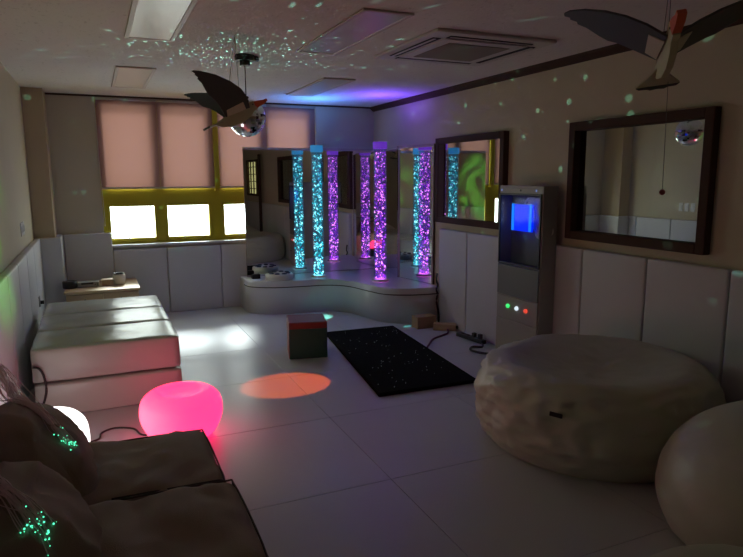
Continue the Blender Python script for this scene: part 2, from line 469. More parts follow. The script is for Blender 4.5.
# ------------------------------------------------------------------ bird mobiles
def bird(name, label, loc, head_dir, pitch, roll, dih, sweep_a, scale, tail_tilt=0., swing=(0, 0)):
    t = thing(name, label, 'bird mobile', loc, group=None)
    # local frame: +x to beak, +z up
    rot = Matrix.Rotation(head_dir, 4, 'Z') @ Matrix.Rotation(-pitch, 4, 'Y') @ Matrix.Rotation(roll, 4, 'X')
    t.rotation_euler = rot.to_euler(); t.scale = (scale,) * 3
    body = [(-.25, .0), (-.18, -.045), (-.08, -.075), (.03, -.075), (.12, -.05), (.18, -.012), (.222, -.005), (.226, .045), (.20, .072), (.165, .075), (.12, .058), (.03, .052), (-.08, .045), (-.18, .022)]
    b = obj('body', prism(body, -.016, .016, .006, 2, 'y'), M['bird_body'], t)
    for ey in (-.017, .017): obj('eye', cy((.185, ey, .045), .006, .004, 10, axis='y'), M['black'], b)
    bk = [(.216, .002), (.30, .012), (.345, .030), (.335, .052), (.30, .050), (.245, .062), (.205, .066), (.203, .03)]
    obj('beak', prism(bk, -.019, .019, .006, 2, 'y'), M['beak'], t)
    tail = [(-.15, -.014), (-.15, .014), (-.24, .055), (-.315, .10), (-.335, .085), (-.338, .05), (-.352, .032), (-.345, .0), (-.352, -.032), (-.338, -.05), (-.335, -.085), (-.315, -.10), (-.24, -.055)]
    tl = obj('tail', prism(tail, -.006, .006, .003, 1), M['bird_tail'], t)
    tl.matrix_local = Matrix.Translation((-.15, 0, 0)) @ Matrix.Rotation(-tail_tilt, 4, 'Y') @ Matrix.Diagonal((.70 if tail_tilt else 1., 1, 1, 1)) @ Matrix.Translation((.15, 0, 0))
    tt = [(-.318, -.10), (-.318, .10), (-.338, .086), (-.341, .05), (-.355, .032), (-.348, 0), (-.355, -.032), (-.341, -.05), (-.338, -.086)]
    obj('tail_tip', prism(tt, -.008, .008), M['bird_wing'], tl)
    W = [(.10, .0), (.115, .10), (.11, .20), (.08, .30), (.03, .40), (-.035, .475), (-.075, .50), (-.095, .495), (-.088, .465), (-.105, .462), (-.10, .425), (-.12, .42), (-.118, .37), (-.14, .30), (-.145, .25), (-.125, .20), (-.115, .12), (-.10, .0)]
    for s in (1, -1):
        pts = []
        for x, y in W:
            k = y / .5
            pts.append((x * (1.3 - .25 * k) - sweep_a * k * k * .5 + .012, s * y))
        if s < 0: pts = pts[::-1]
        bm = prism(pts, -.006, .006, .003, 1)
        w = obj('wing', bm, M['bird_wing'], t)
        w.location = (0, s * .02, .03)
        w.rotation_euler = (s * (dih[0] if s > 0 else dih[1]), 0, 0)
        # pale hinge block at the root
        pr_ = [(-.10, 0), (.10, 0), (.09, s * .075), (-.09, s * .06)]
        if s < 0: pr_ = pr_[::-1]
        obj('wing_root', prism(pr_, -.010, .010, .003, 1), M['bird_olive'], w)
    inv = t.matrix_basis.inverted() if False else (Matrix.Translation(loc) @ rot @ Matrix.Scale(scale, 4)).inverted()
    bm = bmesh.new()
    top = Vector((loc[0] + swing[0], loc[1] + swing[1], H - .004))
    for lx in (.06, -.10):
        sweep(bm, [inv @ top, Vector((lx, 0, .05))], .0016 / scale, 5, 0)
    obj('hanging_cord', bm, M['cord'], t)
    return t, inv
b1, _ = bird('bird_mobile', 'painted wooden bird with dark raised wings hanging in front of the disco ball', (.915, 4.25, 2.03), .101, .399, -.08, (.801, 1.166), .406, .697)
b2, inv2 = bird('bird_mobile', 'wooden bird with wide spread dark wings and orange beak near the right wall', (2.27, 2.0, 2.13), -2.261, .203, .121, (.412, .675), .139, .938, math.radians(24))
pc = obj('pull_cord', sweep(bmesh.new(), [inv2 @ Vector((2.29, 2.00, 2.02)), inv2 @ Vector((2.29, 1.99, 1.56))], .0014, 5, 0), M['cord'], b2)
bm = bmesh.new(); bmesh.ops.create_uvsphere(bm, u_segments=16, v_segments=10, radius=.014, matrix=Matrix.Translation(inv2 @ Vector((2.29, 1.99, 1.55))))
obj('bead', bm, M['red'], pc, True)

# ------------------------------------------------------------------ bubble corner
front = smooth_profile([(1.62, 7.50, 0), (1.64, 7.32, 0), (1.77, 7.19, 0), (1.97, 7.09, 0), (2.30, 7.05, 0), (2.55, 7.0, 0), (2.73, 6.82, 0), (2.82, 6.45, 0), (2.90, 6.18, 0), (3.08, 6.03, 0), (3.30, 5.97, 0), (3.515, 5.955, 0)], 4)
front = [(p.x, p.y) for p in front]
poly = front + [(3.515, 7.76), (1.62, 7.76)]
pl = obj('padded_platform', prism(poly, .0, .40, .035, 4), M['plat'], None, False)
tag(pl, 'low white padded corner platform with a wavy front edge carrying the bubble tubes', 'platform')
pl.data.polygons.foreach_set('use_smooth', [len(p.vertices) == 4 and p.area < .1 for p in pl.data.polygons])
ft = [Vector((x, y, .325)) for x, y in front]
obj('seam', sweep(bmesh.new(), ft, .006, 6, 0), M['bean_seam'], pl, True)

def bubble_tube(label, loc, R, h, bub, water, cap, seedn):
    t = thing('bubble_tube', label, 'bubble tube', loc, group='lit bubble tubes on the padded platform')
    obj('base_ring', lathe([(R + .022, .001), (R + .022, .018), (R + .002, .03), (R + .002, .001)], 40), M['ceramic'], t, True)
    obj('base_lamp', cy((0, 0, .008), R + .004, .012, 32), cap[1], t)
    obj('tube', lathe([(R, .012), (R, h), (R - .004, h), (R - .004, .012), (R, .012)], 40), M['tube'], t, True)
    obj('water', cy((0, 0, h / 2 - .03), R - .006, h - .10, 32), water, t, True)
    obj('tube_cap', cy((0, 0, h - .035), R + .003, .078, 32), cap[0], t, False)
    rnd = random.Random(seedn)
    bm = bmesh.new()
    for i in range(760):
        rr = (R - .014) * math.sqrt(rnd.uniform(.15, 1)); a = rnd.uniform(0, 2 * PI)
        s = rnd.uniform(.0038, .0105)
        z = .03 + (h - .14) * rnd.random()
        bmesh.ops.create_icosphere(bm, subdivisions=1, radius=s, matrix=Matrix.Translation((rr * math.cos(a), rr * math.sin(a), z)) @ Matrix.Diagonal((1, 1, rnd.uniform(.8, 1.5), 1)))
    o = obj('bubbles', bm, bub, t, True); o['kind'] = 'stuff'
    return t
capA = (emit('blue_tube_cap', (.03, .28, .62), .55, (.1, .2, .3)), emit('cyan_base_lamp', (.2, .85, 1.), 5.))  # cap emission stands in for lamp light reaching the tube top
capB = (emit('violet_tube_cap', (.16, .04, .62), .60, (.2, .1, .3)), emit('magenta_base_lamp', (.95, .12, .95), 5.))
bubA = bubble_mat('cyan_bubbles', [(.0, .012, .03), (.0, .13, .19), (.015, .62, .72), (.7, 1.9, 1.95)], 1.5)
bubB = bubble_mat('violet_bubbles', [(.012, .002, .05), (.07, .006, .36), (.45, .03, .85), (2.2, .6, 2.0)], 1.5)
bubble_tube('clear bubble tube glowing cyan, standing beside the round button controller', (2.49, 7.21, .40), .073, 1.60, bubA, water_mat('cyan_water', (.03, .30, .55), .55), capA, 1)
bubble_tube('clear bubble tube glowing violet, standing nearer the camera than the cyan tube', (3.06, 6.62, .40), .080, 1.62, bubB, water_mat('violet_water', (.14, .05, .55), .60), capB, 2)

# mirrors round the corner
def ribbon(pts, off0, off1, z0, z1):
    """thin upright sheet following a plan polyline, from normal offset off0 to off1"""
    bm = bmesh.new(); n = len(pts); P = [Vector((*p, 0)) for p in pts]; rows = []
    for i, p in enumerate(P):
        t = (P[min(i + 1, n - 1)] - P[max(i - 1, 0)]).normalized(); nr = Vector((-t.y, t.x, 0))
        a, b = p + nr * off0, p + nr * off1
        rows.append([bm.verts.new((q.x, q.y, z)) for q, z in ((a, z0), (a, z1), (b, z1), (b, z0))])
    for A, B in zip(rows, rows[1:]):
        for k in range(4): bm.faces.new((A[k], B[k], B[(k + 1) % 4], A[(k + 1) % 4]))
    bm.faces.new(rows[0]); bm.faces.new(rows[-1][::-1])
    ends = set(rows[0] + rows[-1])
    for e in bm.edges:
        d = e.verts[0].co - e.verts[1].co
        e.smooth = abs(d.z) > .01 and not any(v in ends for v in e.verts)
    return bm
def mirror(label, pts, z0=.402, z1=1.985, strips=(0, 0)):
    """mirror sheet on a board; seen from the room, pts run left to right"""
    o0 = Vector((*pts[0], 0)); loc = [(x - o0.x, y - o0.y) for x, y in pts]
    t = thing('mirror_panel', label, 'mirror', (o0.x, o0.y, z0), group='mirror panels round the bubble tubes')
    hgt = z1 - z0
    obj('backing', ribbon(loc, .006, .026, 0, hgt), M['brown'], t)
    obj('mirror_sheet', ribbon(loc, 0, .005, .004, hgt - .02), M['mirror'], t, len(pts) > 2)
    obj('top_strip', ribbon(loc, -.004, .008, hgt - .028, hgt + .004), M['strip'], t)
    def st(a, b):
        d = (Vector(b) - Vector(a)).normalized() * .020
        obj('edge_strip', ribbon([a, (a[0] + d.x, a[1] + d.y)], -.006, .007, 0, hgt), M['strip'], t)
    if strips[0]: st(loc[0], loc[1])
    if strips[1]: st((loc[-1][0] - (loc[-1][0] - loc[-2][0]) * .02 / max(.02, math.hypot(loc[-1][0] - loc[-2][0], loc[-1][1] - loc[-2][1])), loc[-1][1] - (loc[-1][1] - loc[-2][1]) * .02 / max(.02, math.hypot(loc[-1][0] - loc[-2][0], loc[-1][1] - loc[-2][1]))), loc[-1])
    return t
bend = [(1.685, 7.600), (2.46, 7.600)] + [(2.46 + .24 * k / 8, 7.600 - .5 * .065 / .24 * (.24 * k / 8) ** 2) for k in range(1, 9)] + [(3.52, 7.592 - .053)]
mirror('tall mirror panel parallel to the window wall, behind the cyan bubble tube', bend)
mirror('tall mirror panel in the corner, between the back mirror and the joint strip', [(3.516, 7.52), (3.362, 6.775)])
mirror('angled mirror panel between the joint strip and the small wall window', [(3.375, 6.765), (3.495, 6.125)], strips=(1, 1))

# controller with round buttons
bc = thing('button_controller', 'round white controller with dark buttons beside the cyan bubble tube', 'controller', (2.0, 7.265, .40))
bc.scale = (1.13, 1.13, 1.0)
obj('housing', lathe([(0, 0), (.145, 0), (.152, .012), (.15, .062), (.138, .075), (0, .078)], 44), M['ceramic'], bc, True)
for k in range(8):
    a = 2 * PI * k / 8 + .3
    obj('button', lathe([(.027, .07), (.027, .082), (.02, .088), (0, .089)], 18), M['navy'], bc, True).location = (.098 * math.cos(a), .098 * math.sin(a), 0)
tag(obj('power_adaptor', bx(1.70, 1.80, 7.40, 7.47, .401, .455, .006), M['black']), 'small black adaptor box on the platform at the left foot of the mirror', 'adaptor')

# cord hanging at right end of platform
bm = sweep(bmesh.new(), [(3.44, 5.93, .56), (3.43, 5.925, .48), (3.445, 5.92, .43), (3.425, 5.918, .38), (3.44, 5.92, .33), (3.43, 5.92, .24), (3.45, 5.91, .12), (3.44, 5.88, .012), (3.40, 5.8, .01)], .011, 8)
tag(obj('floor_cable', bm, M['black_cord'], None, True), 'tangled black power cord hanging at the right end of the platform', 'cord')

# ------------------------------------------------------------------ stacked mats
def fold_mat(label, z0, x0, x1, y0, y1, h, seed):
    t = thing('folding_mat', label, 'mat', ((x0 + x1) / 2, (y0 + y1) / 2, z0), group='white vinyl mats in a stack')
    n = 3
    for k in range(n):
        a = -(y1 - y0) / 2 + (y1 - y0) * k / n; b_ = a + (y1 - y0) / n
        w = (x1 - x0) / 2
        bm = soft_box(-w, w, a + .002, b_ - .002, 0, h, .016, 20, .006, .0035, 7., seed + k)
        obj('mat_section', bm, M['white_vinyl'], t, True)
    return t
fold_mat('white folding mat lying on the floor, lower one of the stack by the left wall', .0, -.46, .505, 4.59, 6.38, .235, 3)
fold_mat('white folding mat on top of the stack by the left wall', .248, -.465, .50, 4.60, 6.38, .235, 11)
tag(obj('black_strap', sweep(bmesh.new(), [(-.455, 4.583, .37), (-.42, 4.572, .362), (-.395, 4.57, .31), (-.385, 4.565, .22), (-.40, 4.562, .14), (-.425, 4.56, .08), (-.43, 4.55, .012)], .008, 7), M['black_cord'], None, True),
    'short black cord curving down the front of the white mat stack', 'cord')

# low drawer bench with things on it
bench = thing('drawer_bench', 'low light-wood drawer unit under the window behind the white mats', 'drawer unit', (.02, 7.40, 0))
obj('top', bx(-.375, .37, -.36, .36, .43, .458, .005), M['wood'], bench)
obj('carcass', bx(-.36, .355, -.33, .355, .0, .429, .004), M['wood'], bench)
for a, b_ in ((-.352, -.004), (.004, .347)):
    d = obj('drawer', bx(a, b_, -.35, -.331, .30, .422, .004), M['wood_dark'], bench)
    obj('knob', cy(((a + b_) / 2, -.358, .36), .011, .016, 12, axis='y'), M['black'], d, True)
    obj('drawer', bx(a, b_, -.35, -.331, .03, .292, .004), M['wood_dark'], bench)
tr = thing('tape_roll', 'round black roll lying at the left end of the drawer unit', 'roll', (-.30, 7.32, .459))
obj('roll', lathe([(.035, .0), (.072, .0), (.075, .006), (.075, .07), (.07, .075), (.035, .075), (.035, .0)], 28), M['black'], tr, True)
obj('core', lathe([(.0345, .002), (.0345, .07), (.03, .07), (.03, .002), (.0345, .002)], 24), M['grey'], tr, True)
dv = thing('media_player', 'flat grey electronic box on the drawer unit beside the black roll', 'media player', (-.12, 7.34, .459))
obj('case', bx(-.105, .105, -.06, .06, .004, .055, .006), M['grey'], dv)
obj('display', bx(-.07, .05, -.0615, -.059, .032, .05), M['black'], dv)
for x in (-.09, .09): obj('foot', cy((x, 0, .002), .01, .004, 12), M['black'], dv)
for x in (.068, .088): obj('button', cy((x, -.062, .03), .006, .006, 12, axis='y'), M['black'], dv)
wb = thing('wooden_box', 'small tan wooden box on the drawer unit between grey player and white pot', 'box', (.075, 7.36, .459))
obj('box_body', bx(-.06, .06, -.045, .045, 0, .05, .004), M['wood'], wb); obj('lid', bx(-.063, .063, -.048, .048, .051, .068, .006), M['wood'], wb)
pt = thing('pot', 'small white pot at the right end of the wooden drawer unit', 'pot', (.195, 7.36, .459)); pt.scale = (1.15, 1.15, 1.25)
obj('body', lathe([(0, 0), (.045, 0), (.056, .03), (.058, .075), (.05, .095), (.045, .095), (.05, .07), (.04, .02), (0, .018)], 30), M['ceramic'], pt, True)
obj('rim_shadow_lining', lathe([(.044, .088), (.046, .098), (.052, .100), (.053, .094)], 30), M['black'], pt, True)
obj('soil', cy((0, 0, .075), .046, .01, 20), M['black'], pt)

# ------------------------------------------------------------------ glowing seats
def glow_seat(label, loc, r, h, m):
    t = thing('glow_seat', label, 'light seat', loc, group='glowing round light seats')
    p = smooth_profile([(0, .012, 0), (r * .62, .012, 0), (r * .80, .03, 0), (r * .96, h * .36, 0), (r, h * .58, 0), (r * .94, h * .82, 0), (r * .74, h * .97, 0), (r * .55, h, 0), (r * .34, h * .94, 0), (0, h * .915, 0)], 5)
    obj('shell', lathe([(max(0, q.x), q.y) for q in p], 56), m, t, True)
    obj('base', cy((0, 0, .007), r * .62, .012, 40), M['grey'], t)
    return t
def seat_mat(name, col, s):
    m = emit(name, col, s, (.6, .6, .6), .25)
    return m
glow_seat('round light seat glowing hot pink on the floor in front of the mats', (.415, 3.915, 0), .255, .302, seat_mat('pink_lit_shell', (1., .020, .125), 2.5))
glow_seat('round light seat glowing white, half hidden behind the dark beanbag chair', (-.325, 3.66, 0), .212, .345, seat_mat('white_lit_shell', (1., .97, .93), 2.2))
tag(obj('floor_cable', sweep(bmesh.new(), [(-.20, 3.86, .006), (-.13, 4.01, .006), (-.075, 4.06, .006), (-.06, 4.15, .006), (.02, 4.20, .006), (.13, 4.14, .006), (.165, 4.03, .006), (.20, 3.99, .006)], .006, 6), M['black_cord'], None, True),
    'thin black cord on the floor between the white and pink light seats', 'cord')

# ------------------------------------------------------------------ beanbag chairs
from mathutils.bvhtree import BVHTree
BACKS = []
def beanbag_chair(label, yc, w, seed, dx=0., sh=.365):
    t = thing('beanbag_chair', label, 'beanbag chair', (dx, yc, 0), group='dark brown beanbag chairs by the left wall')
    hw = w / 2
    def dseat(p, q):
        k = (p.x + .25) / .75
        p.z *= 1 - .04 * k
        p.x += .05 * (1 - p.z / .4)
        return p
    obj('seat', soft_box(-.30, .42, -hw, hw, 0, sh, .04, 26, .018, .021, 5., seed, dseat), M['bean'], t, True)
    def dback(p, q):
        z = p.z / .66
        p.x -= .15 * z * z
        if q.x > 0: p.x -= .06 * z * q.x
        p.y *= 1 - .10 * z
        return p
    bk = obj('backrest', soft_box(-.36, -.02, -hw + .02, hw - .02, .0, .665, .13, 28, .03, .036, 5., seed + 5, dback), M['bean'], t, True)
    BACKS.append(BVHTree.FromPolygons([v.co + Vector((dx, yc, 0)) for v in bk.data.vertices], [p.vertices[:] for p in bk.data.polygons]))
    bm = bmesh.new()
    e = [(-.02, -hw + .012, sh - .004), (.2, -hw + .010, sh - .007), (.40, -hw + .012, sh - .013), (.425, -hw + .03, sh - .018)]
    top = [(x, y, z) for x, y, z in e] + [(.428, 0, sh - .010)] + [(x, -y, z) for x, y, z in e[::-1]]
    sweep(bm, top, .004, 6, 3)
    for s in (1, -1):
        sweep(bm, [(.425, s * (hw - .02), sh - .018), (.447, s * (hw - .012), .2), (.46, s * (hw - .015), .03)], .004, 6, 3)
    obj('piping', bm, M['bean_seam'], t, True)
    return t
beanbag_chair('dark brown beanbag chair further from the camera, next to the white light seat', 2.80, .60, 1)
beanbag_chair('dark brown beanbag chair nearest the camera in the bottom corner', 2.125, .60, 2, .015, .405)

# fibre-optic strands
fib_tip = emit('green_fibre_tip', (.08, .9, .45), 2.2)
def fibres(label, root, mid, end, n, spread, tipspread, seed):
    t = thing('fibre_optic_spray', label, 'fibre optic strands', root, group='fibre optic strands over the beanbags')
    rnd = random.Random(seed); r0 = Vector(root)
    bm = bmesh.new(); tips = bmesh.new(); tp = []
    for i in range(n):
        def j(s): return Vector((rnd.gauss(0, s), rnd.gauss(0, s), rnd.gauss(0, s * .6)))
        loose = rnd.random() < .22
        a = j(.018) ; m_ = Vector(mid) - r0 + j(spread * (1.8 if loose else 1)); e = Vector(end) - r0 + j(tipspread * (1.9 if loose else 1))
        if loose: m_.z += abs(rnd.gauss(0, .06))
        path = [a, a.lerp(m_, .5) + Vector((0, 0, .03)) + j(.012), m_, m_.lerp(e, .3) + Vector((0, 0, .012)), m_.lerp(e, .6) + Vector((0, 0, .010)), m_.lerp(e, .85) + Vector((0, 0, .004)), e]
        for q_ in path:                       # rest on the cushion
            for tree in BACKS:
                hit = tree.ray_cast(Vector((q_.x + r0.x, q_.y + r0.y, 1.5)), Vector((0, 0, -1)))
                if hit[0] is not None: q_.z = max(q_.z, hit[0].z - r0.z + .010 + (.03 * rnd.random() if loose else 0))
        sweep(bm, path, .0017, 4, 4)
        tp.append(e)
    for e in tp:
        bmesh.ops.create_icosphere(tips, subdivisions=1, radius=rnd.uniform(.0014, .0034), matrix=Matrix.Translation(e))
    o = obj('strands', bm, M['fibre'], t, True); o['kind'] = 'stuff'
    o = obj('lit_tips', tips, fib_tip, t, True); o['kind'] = 'stuff'
    return t
fibres('fibre optic bundle with green tips draped over the far beanbag chair', (-.53, 3.42, .78), (-.36, 2.95, .60), (-.17, 2.68, .40), 44, .020, .014, 4)
fibres('fibre optic bundle with green tips lying on the nearest beanbag chair', (-.49, 2.34, .70), (-.37, 2.13, .55), (-.215, 1.90, .40), 34, .026, .022, 9)

# ------------------------------------------------------------------ floor items
sc = thing('star_carpet', 'black fibre-optic star carpet lying on the white floor', 'carpet', (0, 0, 0))
q = [(1.84, 4.01), (2.69, 3.98), (2.88, 5.90), (2.11, 5.94)]
obj('pile', prism(q, .001, .030, .006, 2), M['carpet'], sc)
bm = bmesh.new(); rnd = random.Random(3)
for i in range(70):
    u, v = rnd.uniform(.04, .96), rnd.uniform(.04, .96)
    a = Vector(q[0]).lerp(Vector(q[1]), u); b_ = Vector(q[3]).lerp(Vector(q[2]), u); p = a.lerp(b_, v)
    bmesh.ops.create_icosphere(bm, subdivisions=1, radius=rnd.uniform(.0012, .003), matrix=Matrix.Translation((p.x, p.y, .031)))
o = obj('star_points', bm, emit('dim_star_points', (.6, .8, .85), .30), sc); o['kind'] = 'stuff'
tag(obj('light_cable', sweep(bmesh.new(), [(2.812, 5.02, .012), (2.88, 5.1, .016), (3.02, 5.27, .012), (3.17, 5.36, .010), (3.28, 5.42, .012), (3.34, 5.52, .02)], .010, 7), M['purple'], None, True),
    'purple cable running from the star carpet to the wall', 'cable')

pc_ = thing('play_cube', 'soft play cube with dark green front and red top at the star carpet corner', 'cube', (1.72, 5.36, 0), (0, 0, math.radians(-13)))
c_ = .17
obj('core', bx(-c_ + .004, c_ - .004, -c_ + .004, c_ - .004, .004, 2 * c_ - .012), M['black'], pc_)
obj('front_panel', bx(-c_, c_, -c_ - .004, -c_ + .003, .0, 2 * c_ - .065, .003, 1), M['cube_green'], pc_)['label'] = 'dark green front panel'
obj('front_border', bx(-c_, c_, -c_ - .004, -c_ + .003, 2 * c_ - .064, 2 * c_ - .01, .003, 1), M['cube_red'], pc_)['label'] = 'red upper border'
obj('left_panel', bx(-c_ - .004, -c_ + .003, -c_ + .004, c_ - .004, .0, 2 * c_ - .01, .003, 1), M['cube_red'], pc_)['label'] = 'red side panel'
obj('right_panel', bx(c_ - .003, c_ + .004, -c_ + .004, c_ - .004, .0, 2 * c_ - .01, .003, 1), M['navy'], pc_)
obj('rear_panel', bx(-c_, c_, c_ - .003, c_ + .004, .0, 2 * c_ - .01, .003, 1), M['cube_green'], pc_)
obj('top_panel', bx(-c_, c_, -c_, c_, 2 * c_ - .011, 2 * c_ - .003, .003, 1), M['cube_red'], pc_)['label'] = 'red top panel'

cb = thing('cardboard_box', 'small brown cardboard box on the floor against the platform end', 'box', (3.20, 5.80, 0))
obj('carton', bx(-.11, .12, -.07, .07, 0, .125, .003, 1), M['card'], cb)
obj('flap', bx(-.112, .122, -.072, -.001, .126, .130, .001, 1), M['card'], cb); obj('flap', bx(-.112, .122, .001, .072, .126, .130, .001, 1), M['card'], cb)
wbx = thing('light_source_box', 'long low tan box on the floor beside the right wall pads', 'box', (3.34, 5.60, 0), (0, 0, math.radians(-35)))
obj('box_body', bx(-.11, .13, -.05, .05, 0, .07, .004), M['wood'], wbx); obj('socket', cy((.135, -.01, .035), .018, .03, 14, axis='x'), M['black'], wbx)
ps = thing('power_strip', 'dark power strip lying along the right wall by the grey cabinet', 'power strip', (3.37, 5.12, 0), (0, 0, math.radians(97)))
obj('strip', bx(-.20, .20, -.03, .03, 0, .04, .006), M['black'], ps)
for k in range(4):
    obj('socket', cy((-.14 + .09 * k, 0, .041), .018, .006, 16), M['brown'], ps)
obj('plug', bx(-.16, -.12, -.018, .018, .045, .09, .006), M['black'], ps); obj('plug', bx(-.07, -.03, -.018, .018, .045, .085, .006), M['black'], ps)
tag(obj('floor_cable', sweep(bmesh.new(), [(3.36, 4.9, .014), (3.30, 4.82, .012), (3.22, 4.86, .012), (3.14, 4.76, .012), (3.20, 4.62, .012), (3.32, 4.56, .014), (3.40, 4.52, .10)], .011, 7), M['black_cord'], None, True),
    'black cord coiled on the floor in front of the grey cabinet', 'cord')

# ------------------------------------------------------------------ scarf cabinet (grey kiosk)
kx, ky0, ky1, kh = 3.305, 4.015, 4.605, 1.545
k = thing('display_cabinet', 'tall grey cabinet with a glass door and blue lamp against the right wall', 'cabinet', (kx, (ky0 + ky1) / 2, 0))
W = (ky1 - ky0) / 2
bm = bmesh.new()
D = .15
box(bm, 0, D, -W, -W + .02, .0, kh, .003, 1); box(bm, 0, D, W - .02, W, .0, kh, .003, 1)
box(bm, 0, D, -W + .02, W - .02, kh - .025, kh, .003, 1); box(bm, .0, D, -W + .02, W - .02, .82, .85); box(bm, D - .02, D, -W + .02, W - .02, .0, kh - .025)
box(bm, .0, .018, -W + .02, W - .02, 1.475, kh - .025); box(bm, .0, .018, -W + .02, W - .02, 0, .82)
obj('body', bm, M['metal'], k)
obj('interior_lining', bx(D - .03, D - .022, -W + .022, W - .022, .852, 1.475), M['cabinet_in'], k)
dr = obj('door', frame_bm('x', -.014, -.001, -W + .012, W - .012, .86, 1.48, .016, .002), M['black'], k)
obj('door_glass', bx(-.010, -.006, -W + .027, W - .027, .875, 1.465), M['cab_glass'], dr)
lamp = obj('blue_lamp', bx(.05, .065, -.10, .175, 1.155, 1.385, .004), emit('blue_lamp_face', (.0, .02, 1.), 1.3, (.02, .02, .08)), k); lamp['label'] = 'glowing blue lamp panel'
for y in (-.08, .155): obj('led_tube', cy((.043, y, 1.275), .012, .23, 14), emit('azure_led', (.01, .20, 1.), 1.3, (.02, .02, .08)), lamp, True)
bm = bmesh.new(); rnd = random.Random(8)
nx_, nz_ = 22, 18
g = [[None] * (nx_ + 1) for _ in range(nz_ + 1)]
for j in range(nz_ + 1):
    for i in range(nx_ + 1):
        u, v = i / nx_, j / nz_
        y = -W + .04 + .30 * u + .05 * math.sin(v * 5); z = 1.45 - .30 * v - .06 * math.sin(u * 4) * v
        x = .098 + .03 * noise.noise(Vector((u * 5, v * 4, 2))) + .012 * math.sin(u * 14 + v * 3)
        g[j][i] = bm.verts.new((x, y, z))
for j in range(nz_):
    for i in range(nx_): bm.faces.new((g[j][i], g[j][i + 1], g[j + 1][i + 1], g[j + 1][i]))
sf = obj('scarf', bm, M['cloth'], None, True); sf.location = k.location
so = sf.modifiers.new('thick', 'SOLIDIFY'); so.thickness = .003
tag(sf, 'crumpled white scarf hanging behind the cabinet glass', 'scarf')
obj('upper_panel', bx(-.012, -.001, -W + .012, W - .012, .585, .852, .003, 1), M['metal_dark'], k)
obj('control_panel', bx(-.010, -.001, -W + .012, W - .012, .37, .575, .003, 1), M['metal'], k)
lowd = obj('lower_door', bx(-.012, -.001, -W + .012, W - .012, .03, .362, .003, 1), M['metal'], k)
obj('latch', bx(-.02, -.0125, -W + .03, -W + .075, .27, .285, .002, 1), M['black'], lowd)
for y, c, nm in ((.11, (.03, 1., .20), 'green'), (-.015, (.75, .9, 1.), 'white'), (-.14, (1., .06, .03), 'red')):
    bt = obj('button', lathe([(.018, 0), (.018, .012), (.012, .02), (0, .022)], 20), emit(nm + '_button', c, 1.0 if nm != 'red' else .8), k, True)
    bt.location = (-.0105, y, .49); bt.rotation_euler = (0, -PI / 2, 0); bt['label'] = nm + ' lit push button'
for y, s in ((W - .03, .5), (-W + .09, .5)):
    obj('indicator_light', cy((-.002, y, 1.506), .009, .006, 12, axis='x'), emit('pale_blue_indicator', (.15, .35, 1.), s), k)
obj('lock', cy((-.002, 0, 1.506), .008, .006, 12, axis='x'), M['black'], k)

# ------------------------------------------------------------------ big white bags
def wr(co, seed, amp, sc_=4.5):
    n1 = noise.noise(Vector((co.x * sc_ + seed, co.y * sc_, co.z * sc_ * 1.4)))
    n2 = 1 - abs(noise.noise(Vector((co.x * sc_ * 2.3, co.y * sc_ * 2.3 + seed, co.z * sc_ * 3)))) * 2
    return amp * (n1 + .55 * n2)
def big_bag(co):
    r = math.hypot(co.x, co.y); z = co.z
    side = max(0, min(1, (-co.x + .25) / .8))
    a = wr(co, 2.3, .010 + .020 * side)
    rg = 1 - abs(noise.noise(Vector((co.x * 9 + 4, co.y * 9, co.z * 13)))) * 2
    a += abs(rg) * rg * (.009 + .018 * side)
    if r > .05:
        co.x += co.x / r * a * min(1, z / .1 + .1); co.y += co.y / r * a * min(1, z / .1 + .1)
    if z > .05: co.z += wr(co, 9.1, .010) + (.03 * noise.noise(Vector((co.x * 2.2, co.y * 2.2, 3))) if z > .25 else 0)
    co.z = max(0, co.z)
    return co
pts = smooth_profile([(0, 0, 0), (.58, 0, 0), (.665, .02, 0), (.70, .12, 0), (.715, .22, 0), (.705, .34, 0), (.65, .455, 0), (.53, .505, 0), (.32, .465, 0), (.12, .43, 0), (0, .425, 0)], 7)
bg = thing('floor_beanbag', 'big round white beanbag with a small black tag on its side', 'beanbag', (2.80, 2.84, 0))
obj('bag', lathe([(max(0, p.x), max(0, p.y)) for p in pts], 120, big_bag), M['bag_vinyl'], bg, True)
ang = math.radians(211)
tg = obj('brand_tag', bx(-.035, .035, -.004, .004, -.012, .012, .002, 1), M['tag'], bg)
tg['label'] = 'small black woven tag'
tg.location = (.745 * math.cos(ang), .745 * math.sin(ang), .37); tg.rotation_euler = (math.radians(-8), math.radians(3), ang + PI / 2)
def pouf_fn(co):
    r = math.hypot(co.x, co.y)
    a = wr(co, 5.5, .008, 3.)
    if r > .05: co.x += co.x / r * a; co.y += co.y / r * a
    return co
pts = smooth_profile([(0, 0, 0), (.46, 0, 0), (.57, .03, 0), (.615, .14, 0), (.605, .25, 0), (.54, .37, 0), (.43, .46, 0), (.27, .52, 0), (0, .54, 0)], 7)
pf = obj('floor_pouf', lathe([(max(0, p.x), max(0, p.y)) for p in pts], 90, pouf_fn), M['bag_vinyl'], None, True, (2.80, 1.52, 0))
pf.scale = (1.02, 1.02, 1.10)
tag(pf, 'smooth white rounded pouf in front of the big beanbag, cut by the frame edge', 'pouf')

pts = smooth_profile([(0, 0, 0), (.30, 0, 0), (.36, .03, 0), (.385, .16, 0), (.385, .30, 0), (.35, .41, 0), (.26, .455, 0), (0, .465, 0)], 6)
tag(obj('floor_cushion', lathe([(max(0, p.x), max(0, p.y)) for p in pts], 60, pouf_fn), M['bag_vinyl'], None, True, (1.60, .955, 0)),
    'pale cushion of which only the top rim shows at the bottom edge', 'cushion')

